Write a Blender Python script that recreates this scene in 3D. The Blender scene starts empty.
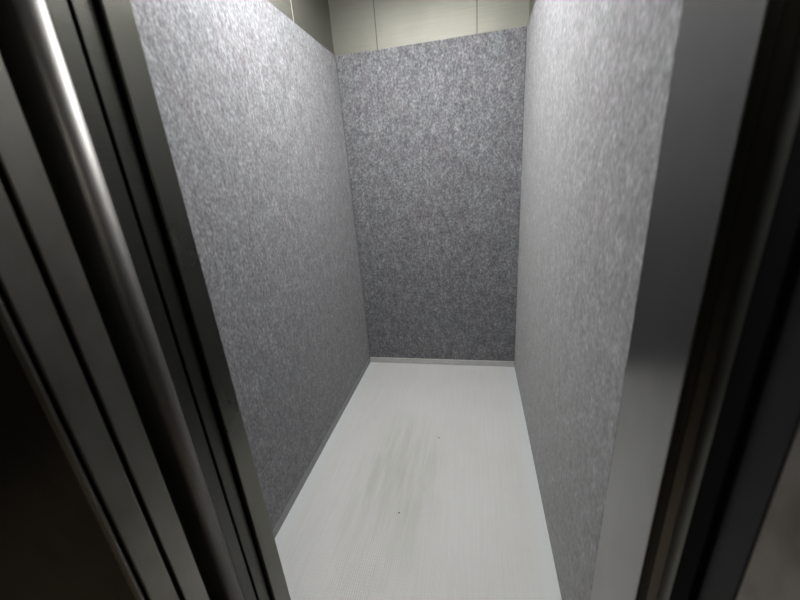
import bpy, bmesh, math, random
from mathutils import Matrix, Vector

sc = bpy.context.scene
COL = sc.collection

# ------------------------------------------------------------------ camera
F_PX = 352.39
CAM = Vector((0.8216, 0.0, 1.3857))
RIGHT = Vector((0.97800867, 0.19468088, -0.07482238))
UP = Vector((0.00447851, 0.33906425, 0.94075256))
FWD = Vector((-0.20851613, 0.92039926, -0.3307359))
cd = bpy.data.cameras.new('camera')
cam = bpy.data.objects.new('camera', cd)
COL.objects.link(cam)
m = Matrix.Identity(4)
for i in range(3):
    m[i][0], m[i][1], m[i][2], m[i][3] = RIGHT[i], UP[i], -FWD[i], CAM[i]
cam.matrix_world = m
cd.sensor_fit = 'HORIZONTAL'
cd.sensor_width = 36.0
cd.lens = F_PX / 800.0 * 36.0
cd.clip_start = 0.02
cd.dof.use_dof = True
cd.dof.focus_distance = 1.9
cd.dof.aperture_fstop = 2.2
sc.camera = cam

# ------------------------------------------------------------------ world, light, exposure
w = bpy.data.worlds.new('world')
sc.world = w
w.use_nodes = True
w.node_tree.nodes['Background'].inputs[0].default_value = (0.9, 0.95, 1.0, 1)
w.node_tree.nodes['Background'].inputs[1].default_value = 0.0
sc.view_settings.view_transform = 'Standard'
sc.view_settings.look = 'None'
sc.view_settings.gamma = 1.0
sc.view_settings.use_curve_mapping = False
sc.view_settings.exposure = 0.0

# car interior (metres): left pad face x=0, right pad face x=WID, back pad face y=BACK
WID, BACK, PADH, CEIL = 1.102, 2.3937, 2.10, 2.40
PT = 0.010        # pad thickness


def area(name, loc, sx, sy, power, spread, rot=(0, 0, 0), col=(1, 0.993, 0.972)):
    l = bpy.data.lights.new(name, 'AREA')
    l.shape = 'RECTANGLE'
    l.size, l.size_y = sx, sy
    l.energy = power
    l.spread = math.radians(spread)
    l.color = col
    o = bpy.data.objects.new(name, l)
    o.location = loc
    o.rotation_euler = rot
    COL.objects.link(o)
    return o


LAMP_Y = 1.48
area('car_lamp', (0.55, LAMP_Y, CEIL - 0.035), 0.70, 1.10, 21.0, 180)
DOWN = [(0.30, 1.33), (0.80, 1.33)]
for gx, gy in DOWN:
    pl = bpy.data.lights.new('globe_lamp', 'POINT')
    pl.energy = 18.5
    pl.shadow_soft_size = 0.05
    pl.color = (1, 0.993, 0.972)
    po = bpy.data.objects.new('globe_lamp', pl)
    po.location = (gx, gy, CEIL - 0.10)
    COL.objects.link(po)
area('landing_fill', (0.5, -1.1, 2.55), 0.6, 0.6, 13.0, 180, col=(1, 0.93, 0.80))  # added warm fill, no known fixture; lifts the dark landing frames

# ------------------------------------------------------------------ materials


def new_mat(name):
    mt = bpy.data.materials.new(name)
    mt.use_nodes = True
    nt = mt.node_tree
    return mt, nt, nt.nodes, nt.links, nt.nodes['Principled BSDF']


def mapping(nt, scale, rot=(0, 0, 0)):
    tc = nt.nodes.new('ShaderNodeTexCoord')
    mp = nt.nodes.new('ShaderNodeMapping')
    mp.inputs['Scale'].default_value = scale
    mp.inputs['Rotation'].default_value = rot
    nt.links.new(tc.outputs['Object'], mp.inputs['Vector'])
    return mp


def noise(nt, vec, scale, detail=2.0, rough=0.5):
    n = nt.nodes.new('ShaderNodeTexNoise')
    n.inputs['Scale'].default_value = scale
    n.inputs['Detail'].default_value = detail
    n.inputs['Roughness'].default_value = rough
    nt.links.new(vec.outputs[0], n.inputs['Vector'])
    return n


def ramp(nt, fac, stops):
    r = nt.nodes.new('ShaderNodeValToRGB')
    e = r.color_ramp.elements
    while len(e) < len(stops):
        e.new(0.5)
    for el, (p, c) in zip(e, stops):
        el.position = p
        el.color = (c[0], c[1], c[2], 1)
    nt.links.new(fac, r.inputs['Fac'])
    return r


def mathn(nt, op, a, b=None, clamp=False):
    n = nt.nodes.new('ShaderNodeMath')
    n.operation = op
    n.use_clamp = clamp
    for i, v in enumerate((a, b)):
        if v is None:
            continue
        if isinstance(v, (int, float)):
            n.inputs[i].default_value = v
        else:
            nt.links.new(v, n.inputs[i])
    return n.outputs[0]


def mixc(nt, fac, a, b, mode='MIX'):
    n = nt.nodes.new('ShaderNodeMix')
    n.data_type = 'RGBA'
    n.blend_type = mode
    for s, v in ((n.inputs[0], fac), (n.inputs[6], a), (n.inputs[7], b)):
        if isinstance(v, (int, float)):
            s.default_value = v
        elif isinstance(v, tuple):
            s.default_value = (v[0], v[1], v[2], 1)
        else:
            nt.links.new(v, s)
    return n.outputs[2]


def felt_mat():
    mt, nt, N, L, b = new_mat('heathered_grey_felt')
    mp = mapping(nt, (1, 1, 0.74))
    fine = noise(nt, mp, 96, 2.0, 0.55)
    mp2 = mapping(nt, (1, 1, 0.6), (0.35, 0.25, 0))
    med = noise(nt, mp2, 42, 2.0, 0.6)
    mp3 = mapping(nt, (1, 1, 0.8))
    big = noise(nt, mp3, 7, 2.0, 0.5)
    s = mathn(nt, 'ADD', mathn(nt, 'MULTIPLY', fine.outputs['Fac'], 0.62),
              mathn(nt, 'MULTIPLY', med.outputs['Fac'], 0.38))
    base = ramp(nt, s, [(0.30, (0.062, 0.062, 0.065)), (0.47, (0.118, 0.118, 0.123)),
                        (0.57, (0.163, 0.163, 0.169)), (0.72, (0.26, 0.26, 0.267))])
    lum = ramp(nt, noise(nt, mp3, 16, 3.0, 0.6).outputs['Fac'], [(0.3, (0.86, 0.86, 0.875)), (0.7, (1.12, 1.12, 1.13))])
    tint = ramp(nt, big.outputs['Fac'], [(0.35, (0.95, 0.99, 1.0)), (0.65, (0.99, 0.97, 1.0))])
    c = mixc(nt, 0.8, base.outputs['Color'], tint.outputs['Color'], 'MULTIPLY')
    c = mixc(nt, 1.0, c, lum.outputs['Color'], 'MULTIPLY')
    L.new(c, b.inputs['Base Color'])
    b.inputs['Roughness'].default_value = 1.0
    b.inputs['Specular IOR Level'].default_value = 0.1
    b.inputs['Sheen Weight'].default_value = 0.18
    b.inputs['Sheen Roughness'].default_value = 0.5
    bp = N.new('ShaderNodeBump')
    bp.inputs['Strength'].default_value = 0.3
    bp.inputs['Distance'].default_value = 0.003
    L.new(s, bp.inputs['Height'])
    L.new(bp.outputs['Normal'], b.inputs['Normal'])
    return mt


def steel_mat(name, col, rough, brush_axis='H', dirt=0.0, con=0.2, bump=0.06):
    """hairline-brushed stainless steel; H = hairlines run horizontally"""
    mt, nt, N, L, b = new_mat(name)
    sc_ = (3, 3, 420) if brush_axis == 'H' else (420, 420, 3)
    mp = mapping(nt, sc_)
    n = noise(nt, mp, 1.0, 3.0, 0.6)
    lo = tuple(v * (1 - con) for v in col)
    hi = tuple(min(1, v * (1 + con)) for v in col)
    r = ramp(nt, n.outputs['Fac'], [(0.3, lo), (0.7, hi)])
    c = r.outputs['Color']
    mp2 = mapping(nt, (1, 1, 0.6))
    sm = noise(nt, mp2, 9.0, 3.0, 0.55)
    if dirt:
        d = ramp(nt, sm.outputs['Fac'], [(0.45, (1, 1, 1)), (0.70, (1 - dirt, 1 - dirt * 1.1, 1 - dirt * 1.2))])
        c = mixc(nt, 1.0, c, d.outputs['Color'], 'MULTIPLY')
    L.new(c, b.inputs['Base Color'])
    b.inputs['Metallic'].default_value = 1.0
    rr = mathn(nt, 'ADD', mathn(nt, 'MULTIPLY', sm.outputs['Fac'], 0.10), rough - 0.05)
    L.new(rr, b.inputs['Roughness'])
    bp = N.new('ShaderNodeBump')
    bp.inputs['Strength'].default_value = bump
    bp.inputs['Distance'].default_value = 0.0006
    L.new(n.outputs['Fac'], bp.inputs['Height'])
    L.new(bp.outputs['Normal'], b.inputs['Normal'])
    return mt


def plain_mat(name, col, rough, metal=0.0, spec=0.5):
    mt, nt, N, L, b = new_mat(name)
    mp = mapping(nt, (1, 1, 1))
    n = noise(nt, mp, 30, 3.0, 0.5)
    r = ramp(nt, n.outputs['Fac'], [(0.3, tuple(v * 0.92 for v in col)), (0.7, tuple(min(1, v * 1.06) for v in col))])
    L.new(r.outputs['Color'], b.inputs['Base Color'])
    b.inputs['Roughness'].default_value = rough
    b.inputs['Metallic'].default_value = metal
    b.inputs['Specular IOR Level'].default_value = spec
    return mt


def floor_mat():
    mt, nt, N, L, b = new_mat('white_ribbed_floor')
    tc = N.new('ShaderNodeTexCoord')
    sep = N.new('ShaderNodeSeparateXYZ')
    L.new(tc.outputs['Object'], sep.inputs[0])
    X, Y = sep.outputs[0], sep.outputs[1]
    # ribs along the car with a fine cross weave
    rx = mathn(nt, 'SINE', mathn(nt, 'MULTIPLY', X, 2 * math.pi / 0.0085))
    ry = mathn(nt, 'SINE', mathn(nt, 'MULTIPLY', Y, 2 * math.pi / 0.0120))
    weave = mathn(nt, 'ADD', mathn(nt, 'MULTIPLY', rx, 0.85), mathn(nt, 'MULTIPLY', ry, 0.15))
    mid = mathn(nt, 'MULTIPLY',                    # 1 inside the ribbed field, 0 in the smooth margins
                mathn(nt, 'MULTIPLY', mathn(nt, 'SUBTRACT', X, 0.035), 30, True),
                mathn(nt, 'MULTIPLY', mathn(nt, 'SUBTRACT', 1.062, X), 30, True))
    weave = mathn(nt, 'MULTIPLY', weave, mid)
    wf = mathn(nt, 'ADD', mathn(nt, 'MULTIPLY', weave, 0.5), 0.5)
    rib = ramp(nt, wf, [(0.0, (0.455, 0.458, 0.457)), (1.0, (0.490, 0.493, 0.492))])
    clean = (0.450, 0.470, 0.476)
    c = mixc(nt, mid, clean, rib.outputs['Color'])
    # trodden dirt, streaked along the length of the car
    mp = mapping(nt, (16, 1.6, 1))
    st = noise(nt, mp, 1.6, 4.0, 0.6)
    mp2 = mapping(nt, (1, 1, 1))
    bl = noise(nt, mp2, 3.2, 3.0, 0.55)
    dx = mathn(nt, 'DIVIDE', mathn(nt, 'SUBTRACT', X, 0.44), 0.26)
    dy = mathn(nt, 'DIVIDE', mathn(nt, 'SUBTRACT', Y, 1.28), 0.55)
    d2 = mathn(nt, 'ADD', mathn(nt, 'MULTIPLY', dx, dx), mathn(nt, 'MULTIPLY', dy, dy))
    spot = mathn(nt, 'SUBTRACT', 1.0, d2, True)
    stain = mathn(nt, 'MULTIPLY', spot, mathn(nt, 'MULTIPLY', mathn(nt, 'SUBTRACT', st.outputs['Fac'], 0.28), 2.6, True))
    c = mixc(nt, mathn(nt, 'MULTIPLY', stain, 0.48), c, (0.265, 0.275, 0.215))
    wide = mathn(nt, 'MULTIPLY', mathn(nt, 'SUBTRACT', bl.outputs['Fac'], 0.38), 1.8, True)
    wide = mathn(nt, 'MULTIPLY', wide, mid)
    c = mixc(nt, mathn(nt, 'MULTIPLY', wide, 0.28), c, (0.345, 0.342, 0.315))
    mp3 = mapping(nt, (60, 2.2, 1))
    sw = noise(nt, mp3, 1.5, 2.0, 0.5)
    swf = ramp(nt, sw.outputs['Fac'], [(0.40, (0.965, 0.965, 0.96)), (0.62, (1, 1, 1))])
    c = mixc(nt, mid, c, mixc(nt, 1.0, c, swf.outputs['Color'], 'MULTIPLY'))
    L.new(c, b.inputs['Base Color'])
    b.inputs['Roughness'].default_value = 0.6
    b.inputs['Specular IOR Level'].default_value = 0.3
    bp = N.new('ShaderNodeBump')
    bp.inputs['Strength'].default_value = 0.35
    bp.inputs['Distance'].default_value = 0.001
    L.new(weave, bp.inputs['Height'])
    L.new(bp.outputs['Normal'], b.inputs['Normal'])
    return mt


def tile_mat():
    mt, nt, N, L, b = new_mat('brown_landing_tile')
    mp = mapping(nt, (1, 1, 1))
    br = N.new('ShaderNodeTexBrick')
    br.offset = 0.0
    br.inputs['Scale'].default_value = 1.0
    br.inputs['Brick Width'].default_value = 0.6
    br.inputs['Row Height'].default_value = 0.6
    br.inputs['Mortar Size'].default_value = 0.003
    br.inputs['Color1'].default_value = (0.26, 0.22, 0.18, 1)
    br.inputs['Color2'].default_value = (0.23, 0.20, 0.165, 1)
    br.inputs['Mortar'].default_value = (0.10, 0.09, 0.08, 1)
    L.new(mp.outputs[0], br.inputs['Vector'])
    n = noise(nt, mp, 6, 4.0, 0.6)
    r = ramp(nt, n.outputs['Fac'], [(0.3, (0.8, 0.8, 0.8)), (0.7, (1.1, 1.08, 1.05))])
    L.new(mixc(nt, 1.0, br.outputs['Color'], r.outputs['Color'], 'MULTIPLY'), b.inputs['Base Color'])
    b.inputs['Roughness'].default_value = 0.35
    return mt


FELT = felt_mat()
WALLST = steel_mat('olive_brushed_steel', (0.175, 0.174, 0.154), 0.62, 'H', 0.0, 0.07, 0.02)
JAMBST = steel_mat('grey_brushed_steel', (0.225, 0.225, 0.222), 0.24, 'H', 0.08, 0.04, 0.0)
RETST = steel_mat('olive_grey_steel_return', (0.125, 0.125, 0.11), 0.26, 'H', 0.08, 0.04, 0.0)
DOORST = steel_mat('dark_brushed_steel', (0.072, 0.072, 0.064), 0.34, 'H', 0.0, 0.12, 0.02)
NOSE_EDGE = (0.55, 0.54, 0.53)
POSTST = steel_mat('dark_rough_steel', (0.16, 0.157, 0.138), 0.30, 'H', 0.0, 0.04, 0.0)
LANDST = steel_mat('smudged_brushed_steel', (0.225, 0.22, 0.198), 0.36, 'V', 0.25, 0.03, 0.0)
NOSEST = steel_mat('polished_steel_nosing', (0.20, 0.196, 0.19), 0.50, 'V', 0.0, 0.03, 0.0)
NOSEST.node_tree.nodes['Principled BSDF'].inputs['Specular Tint'].default_value = NOSE_EDGE + (1,)
SEAMST = plain_mat('seam_shadow_gap', (0.03, 0.03, 0.028), 0.6)
SEAMLT = steel_mat('bright_steel_joint', (0.80, 0.79, 0.74), 0.3, 'V')
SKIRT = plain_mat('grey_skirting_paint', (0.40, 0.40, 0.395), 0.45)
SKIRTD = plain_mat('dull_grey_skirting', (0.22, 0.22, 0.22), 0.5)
BLACK = plain_mat('black_plastic', (0.0025, 0.0028, 0.0028), 0.7, 0.0, 0.02)
GRAPH = plain_mat('dark_grey_plastic', (0.010, 0.010, 0.011), 0.5, 0.0, 0.10)
FRAMEST = steel_mat('dull_steel_landing_frame', (0.20, 0.185, 0.165), 0.42, 'V', 0.45, 0.03, 0.0)
FLOOR = floor_mat()
TILE = tile_mat()
CEILM = plain_mat('pale_ceiling_panel', (0.75, 0.75, 0.72), 0.5)
HALLM = plain_mat('dark_landing_paint', (0.10, 0.10, 0.10), 0.8)
GRIT = plain_mat('dark_grit', (0.10, 0.095, 0.075), 0.9)
SILLM = steel_mat('grooved_aluminium', (0.42, 0.42, 0.41), 0.4, 'H')

# ------------------------------------------------------------------ mesh helpers


def add_box(bm, x0, x1, y0, y1, z0, z1):
    v = [bm.verts.new((x, y, z)) for z in (z0, z1) for y in (y0, y1) for x in (x0, x1)]
    for f in ((0, 2, 3, 1), (4, 5, 7, 6), (0, 1, 5, 4), (2, 6, 7, 3), (0, 4, 6, 2), (1, 3, 7, 5)):
        bm.faces.new([v[i] for i in f])


def add_prism(bm, pts, z0, z1):
    a = [bm.verts.new((x, y, z0)) for x, y in pts]
    b = [bm.verts.new((x, y, z1)) for x, y in pts]
    n = len(pts)
    for i in range(n):
        j = (i + 1) % n
        bm.faces.new((a[i], a[j], b[j], b[i]))
    bm.faces.new(a[::-1])
    bm.faces.new(b)


def arc(cx, cy, r, a0, a1, n=10):
    return [(cx + r * math.cos(math.radians(a0 + (a1 - a0) * i / n)),
             cy + r * math.sin(math.radians(a0 + (a1 - a0) * i / n))) for i in range(n + 1)]


def obj(name, bm, mat, parent=None, smooth=False, bevel=0.0):
    bmesh.ops.recalc_face_normals(bm, faces=bm.faces[:])
    me = bpy.data.meshes.new(name)
    bm.to_mesh(me)
    bm.free()
    me.materials.append(mat)
    o = bpy.data.objects.new(name, me)
    COL.objects.link(o)
    if parent:
        o.parent = parent
    if smooth:
        for p in me.polygons:
            p.use_smooth = abs(p.normal.z) < 0.5
    if bevel:
        b = o.modifiers.new('bevel', 'BEVEL')
        b.width = bevel
        b.segments = 3
        b.limit_method = 'ANGLE'
    return o


def struct(name, bm, mat, label, cat, smooth=False, bevel=0.0):
    o = obj(name, bm, mat, None, smooth, bevel)
    o['kind'] = 'structure'
    o['label'] = label
    o['category'] = cat
    return o


def part(name, bm, mat, parent, **k):
    return obj(name, bm, mat, parent, **k)


def tag(o, label, cat, group=None):
    o['label'] = label
    o['category'] = cat
    if group:
        o['group'] = group
    return o


def box(*a):
    bm = bmesh.new()
    add_box(bm, *a)
    return bm


def prism(pts, z0, z1):
    bm = bmesh.new()
    add_prism(bm, pts, z0, z1)
    return bm


# ------------------------------------------------------------------ the car: floor, steel walls, ceiling
FRONT = 0.60
struct('floor', box(-PT, WID + PT, FRONT - 0.05, BACK + PT, -0.03, 0.0), FLOOR,
       'white finely ribbed lift car floor with greenish trodden stains', 'floor')

wl = struct('wall_left', box(-PT - 0.03, -PT, FRONT, BACK + PT, 0.0, CEIL), WALLST,
            'olive grey brushed steel wall showing above the left felt pad', 'wall')
part('panel_joint', box(-PT - 0.001, -PT + 0.0012, 1.876, 1.881, PADH + 0.0005, CEIL), SEAMLT, wl)
wb = struct('wall_back', box(-PT - 0.03, WID + PT + 0.03, BACK + PT, BACK + PT + 0.03, 0.0, CEIL), WALLST,
            'olive grey brushed steel wall showing above the back felt pad', 'wall')
for sx in (0.2612, 0.8386):
    part('panel_joint', box(sx - 0.0025, sx + 0.0025, BACK + PT - 0.0006, BACK + PT + 0.001, PADH + 0.0005, CEIL), SEAMST, wb)
struct('wall_right', box(WID + PT, WID + PT + 0.03, FRONT, BACK + PT, 0.0, CEIL), WALLST,
       'brushed steel wall behind the right felt pad', 'wall')
struct('ceiling', box(-PT - 0.03, WID + PT + 0.03, FRONT - 0.02, BACK + PT + 0.03, CEIL, CEIL + 0.03), CEILM,
       'pale lift car ceiling', 'ceiling')
struct('wall_front', box(-PT - 0.03, WID + PT + 0.03, 0.600, 0.665, 2.10, CEIL), JAMBST,
       'steel transom over the lift doorway', 'wall')

# skirting
struct('baseboard_back', box(0.0, WID - 0.002, BACK - 0.009, BACK + PT, 0.0, 0.042), SKIRT,
       'light grey skirting strip under the back felt pad', 'baseboard', bevel=0.0015)
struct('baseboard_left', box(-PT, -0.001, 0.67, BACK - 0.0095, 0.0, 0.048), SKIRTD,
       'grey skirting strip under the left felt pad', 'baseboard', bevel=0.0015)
struct('baseboard_right', box(WID + 0.003, WID + PT, 0.67, BACK - 0.0095, 0.0, 0.04), SKIRT,
       'grey skirting strip under the right felt pad', 'baseboard', bevel=0.0015)

# ------------------------------------------------------------------ felt protection pads on three walls
tag(obj('felt_pad', box(-PT + 0.001, 0.0, 0.668, BACK - 0.001, 0.048, PADH), FELT, bevel=0.003),
    'heathered grey felt pad lining the left wall beside the stacked sliding doors', 'wall pad', 'felt pads lining the lift walls')
tag(obj('felt_pad', box(0.001, WID - 0.001, BACK, BACK + PT - 0.001, 0.0425, PADH), FELT, bevel=0.003),
    'darker heathered grey felt pad on the back wall facing the doorway', 'wall pad', 'felt pads lining the lift walls')
tag(obj('felt_pad', box(WID, WID + PT - 0.001, 0.658, BACK - 0.001, 0.006, PADH), FELT, bevel=0.001),
    'pale heathered grey felt pad on the right wall beside the wide steel return', 'wall pad', 'felt pads lining the lift walls')

# ------------------------------------------------------------------ doorway, left side (from the car outwards)
DH = 2.10
LX = -0.75
# car front return with a rounded outer corner
xr = 0.2235
pts = [(-PT - 0.03, 0.664), (xr, 0.664)] + arc(xr - 0.003, 0.607, 0.003, 0, -90, 6) + [(-PT - 0.03, 0.604)]
struct('trim_1', prism(pts, 0.0, DH), RETST, 'narrow brushed steel return edge beside the left felt pad', 'trim', smooth=False)
# two telescoping car door panels, slid open: only their leading edges show
for nm, y0, y1, lab in (('door_1', 0.562, 0.600, 'dark steel sliding door leaf edge nearest the left steel return'),
                        ('door_2', 0.5205, 0.555, 'dark steel sliding door leaf edge beside the bright rounded steel nosing')):
    struct(nm, box(LX, 0.21, y0, y1, 0.012, DH), DOORST, lab, 'door', bevel=0.002)
# rounded steel nosing
pts = [(LX, 0.5053)] + arc(0.2197, 0.4833, 0.022, 90, -80, 32) + [(0.200, 0.4600), (LX, 0.4600)]
o = struct('trim_2', prism(pts, 0.0, DH), NOSEST, 'rounded steel nosing with a bright vertical highlight, left of the doorway', 'trim', smooth=True)
# landing door leaves
for nm, y0, y1, lab in (('door_3', 0.3634, 0.4074, 'grey steel sliding door leaf edge just left of the dark rounded nosing'),
                        ('door_4', 0.3122, 0.3544, 'grey steel sliding door leaf edge farthest left, next to the landing wall')):
    struct(nm, box(LX, 0.25, y0, y1, 0.012, DH), LANDST, lab, 'door', bevel=0.002)
# landing frame, left
struct('trim_3', prism([(LX, 0.3045), (0.25, 0.3045), (0.25, 0.3005), (0.246, 0.2965), (LX, 0.2965)], 0.0, DH), LANDST,
       'dark steel landing frame at the far left of the doorway', 'trim')

# ------------------------------------------------------------------ doorway, right side
struct('trim_4', box(WID, WID + 0.14, 0.486, 0.6576, 0.0, DH), JAMBST,
       'wide flat brushed steel return beside the right felt pad', 'trim', bevel=0.0015)
pts = [(1.24, 0.485), (1.1185, 0.485), (1.1275, 0.476), (1.1275, 0.442), (1.24, 0.442)]
struct('trim_5', prism(pts, 0.0, DH), POSTST, 'dark steel door post right of the wide steel return', 'trim')
tag(obj('door_edge_strip', box(1.1225, 1.24, 0.405, 0.4415, 0.0, DH), BLACK, bevel=0.002),
    'matt black vertical strip running down the right side of the doorway', 'strip')
struct('trim_6', box(1.130, 1.24, 0.352, 0.4045, 0.0, DH), GRAPH, 'dark grey frame edge at the far right of the doorway', 'trim', bevel=0.003)
struct('trim_7', box(1.130, 1.30, 0.12, 0.3515, 0.0, DH), FRAMEST, 'smudged steel landing frame at the far right', 'trim', bevel=0.002)

# ------------------------------------------------------------------ sill, landing
sl = struct('trim_8', box(LX, 1.24, 0.30, FRONT - 0.051, -0.03, -0.001), SILLM, 'aluminium door sill', 'trim')
struct('floor_landing', box(-1.6, 2.6, -2.2, 0.299, -0.03, -0.001), TILE, 'brown tiled landing floor', 'floor')
struct('wall_landing', box(-1.6, 2.6, -2.25, -2.2, 0.0, 2.6), HALLM, 'dark landing wall behind the viewer', 'wall')
bm = bmesh.new()
add_box(bm, LX, 1.60, 0.30, 0.599, DH, 2.6)
struct('trim_9', bm, LANDST, 'steel head over the landing doorway', 'trim')

# ------------------------------------------------------------------ ceiling light (out of frame, lights the car)
e = bpy.data.objects.new('ceiling_light', None)
e.location = (0.55, LAMP_Y, CEIL)
COL.objects.link(e)
tag(e, 'square ceiling light panel in the lift car ceiling', 'light')
bm = bmesh.new()
for a_ in ((-.38, .38, -.58, -.555), (-.38, .38, .555, .58), (-.38, -.355, -.555, .555), (.355, .38, -.555, .555)):
    add_box(bm, *a_, -0.03, 0.0)
part('frame', bm, SEAMLT, e)
dm, nt, N, L, b = new_mat('lit_diffuser')
b.inputs['Base Color'].default_value = (0.9, 0.9, 0.9, 1)
b.inputs['Emission Color'].default_value = (1, 0.98, 0.95, 1)
b.inputs['Emission Strength'].default_value = 3.0
part('diffuser', box(-.355, .355, -.555, .555, -0.02, 0.0), dm, e)

# two small round lamps beside the panel
for (gx, gy), side in zip(DOWN, ('left', 'right')):
    g = bpy.data.objects.new('ceiling_downlight', None)
    g.location = (gx, gy, CEIL)
    COL.objects.link(g)
    tag(g, 'small round ceiling lamp on the %s side of the lift ceiling' % side, 'light', 'small round ceiling lamps')
    bm = bmesh.new()
    add_prism(bm, arc(0, 0, 0.035, 0, 345, 23), -0.050, -0.0205)
    part('lamp_cup', bm, SEAMLT, g)

# ------------------------------------------------------------------ specks of grit on the floor
random.seed(4)


def grit(x, y, r, label):
    bm = bmesh.new()
    bmesh.ops.create_icosphere(bm, subdivisions=2, radius=r)
    for v in bm.verts:
        k = 0.75 + 0.5 * random.random()
        v.co = Vector((v.co.x * k, v.co.y * k * 1.3, v.co.z * 0.5 * k))
    zmin = min(v.co.z for v in bm.verts)
    for v in bm.verts:
        v.co += Vector((x, y, -zmin))
    tag(obj('grit_speck', bm, GRIT), label, 'grit', 'specks of grit on the floor')


grit(0.4918, 1.1018, 0.0036, 'dark speck of grit on the white floor, nearer the doorway')
grit(0.6218, 1.585, 0.0034, 'faint speck of grit on the white floor, nearer the back wall')
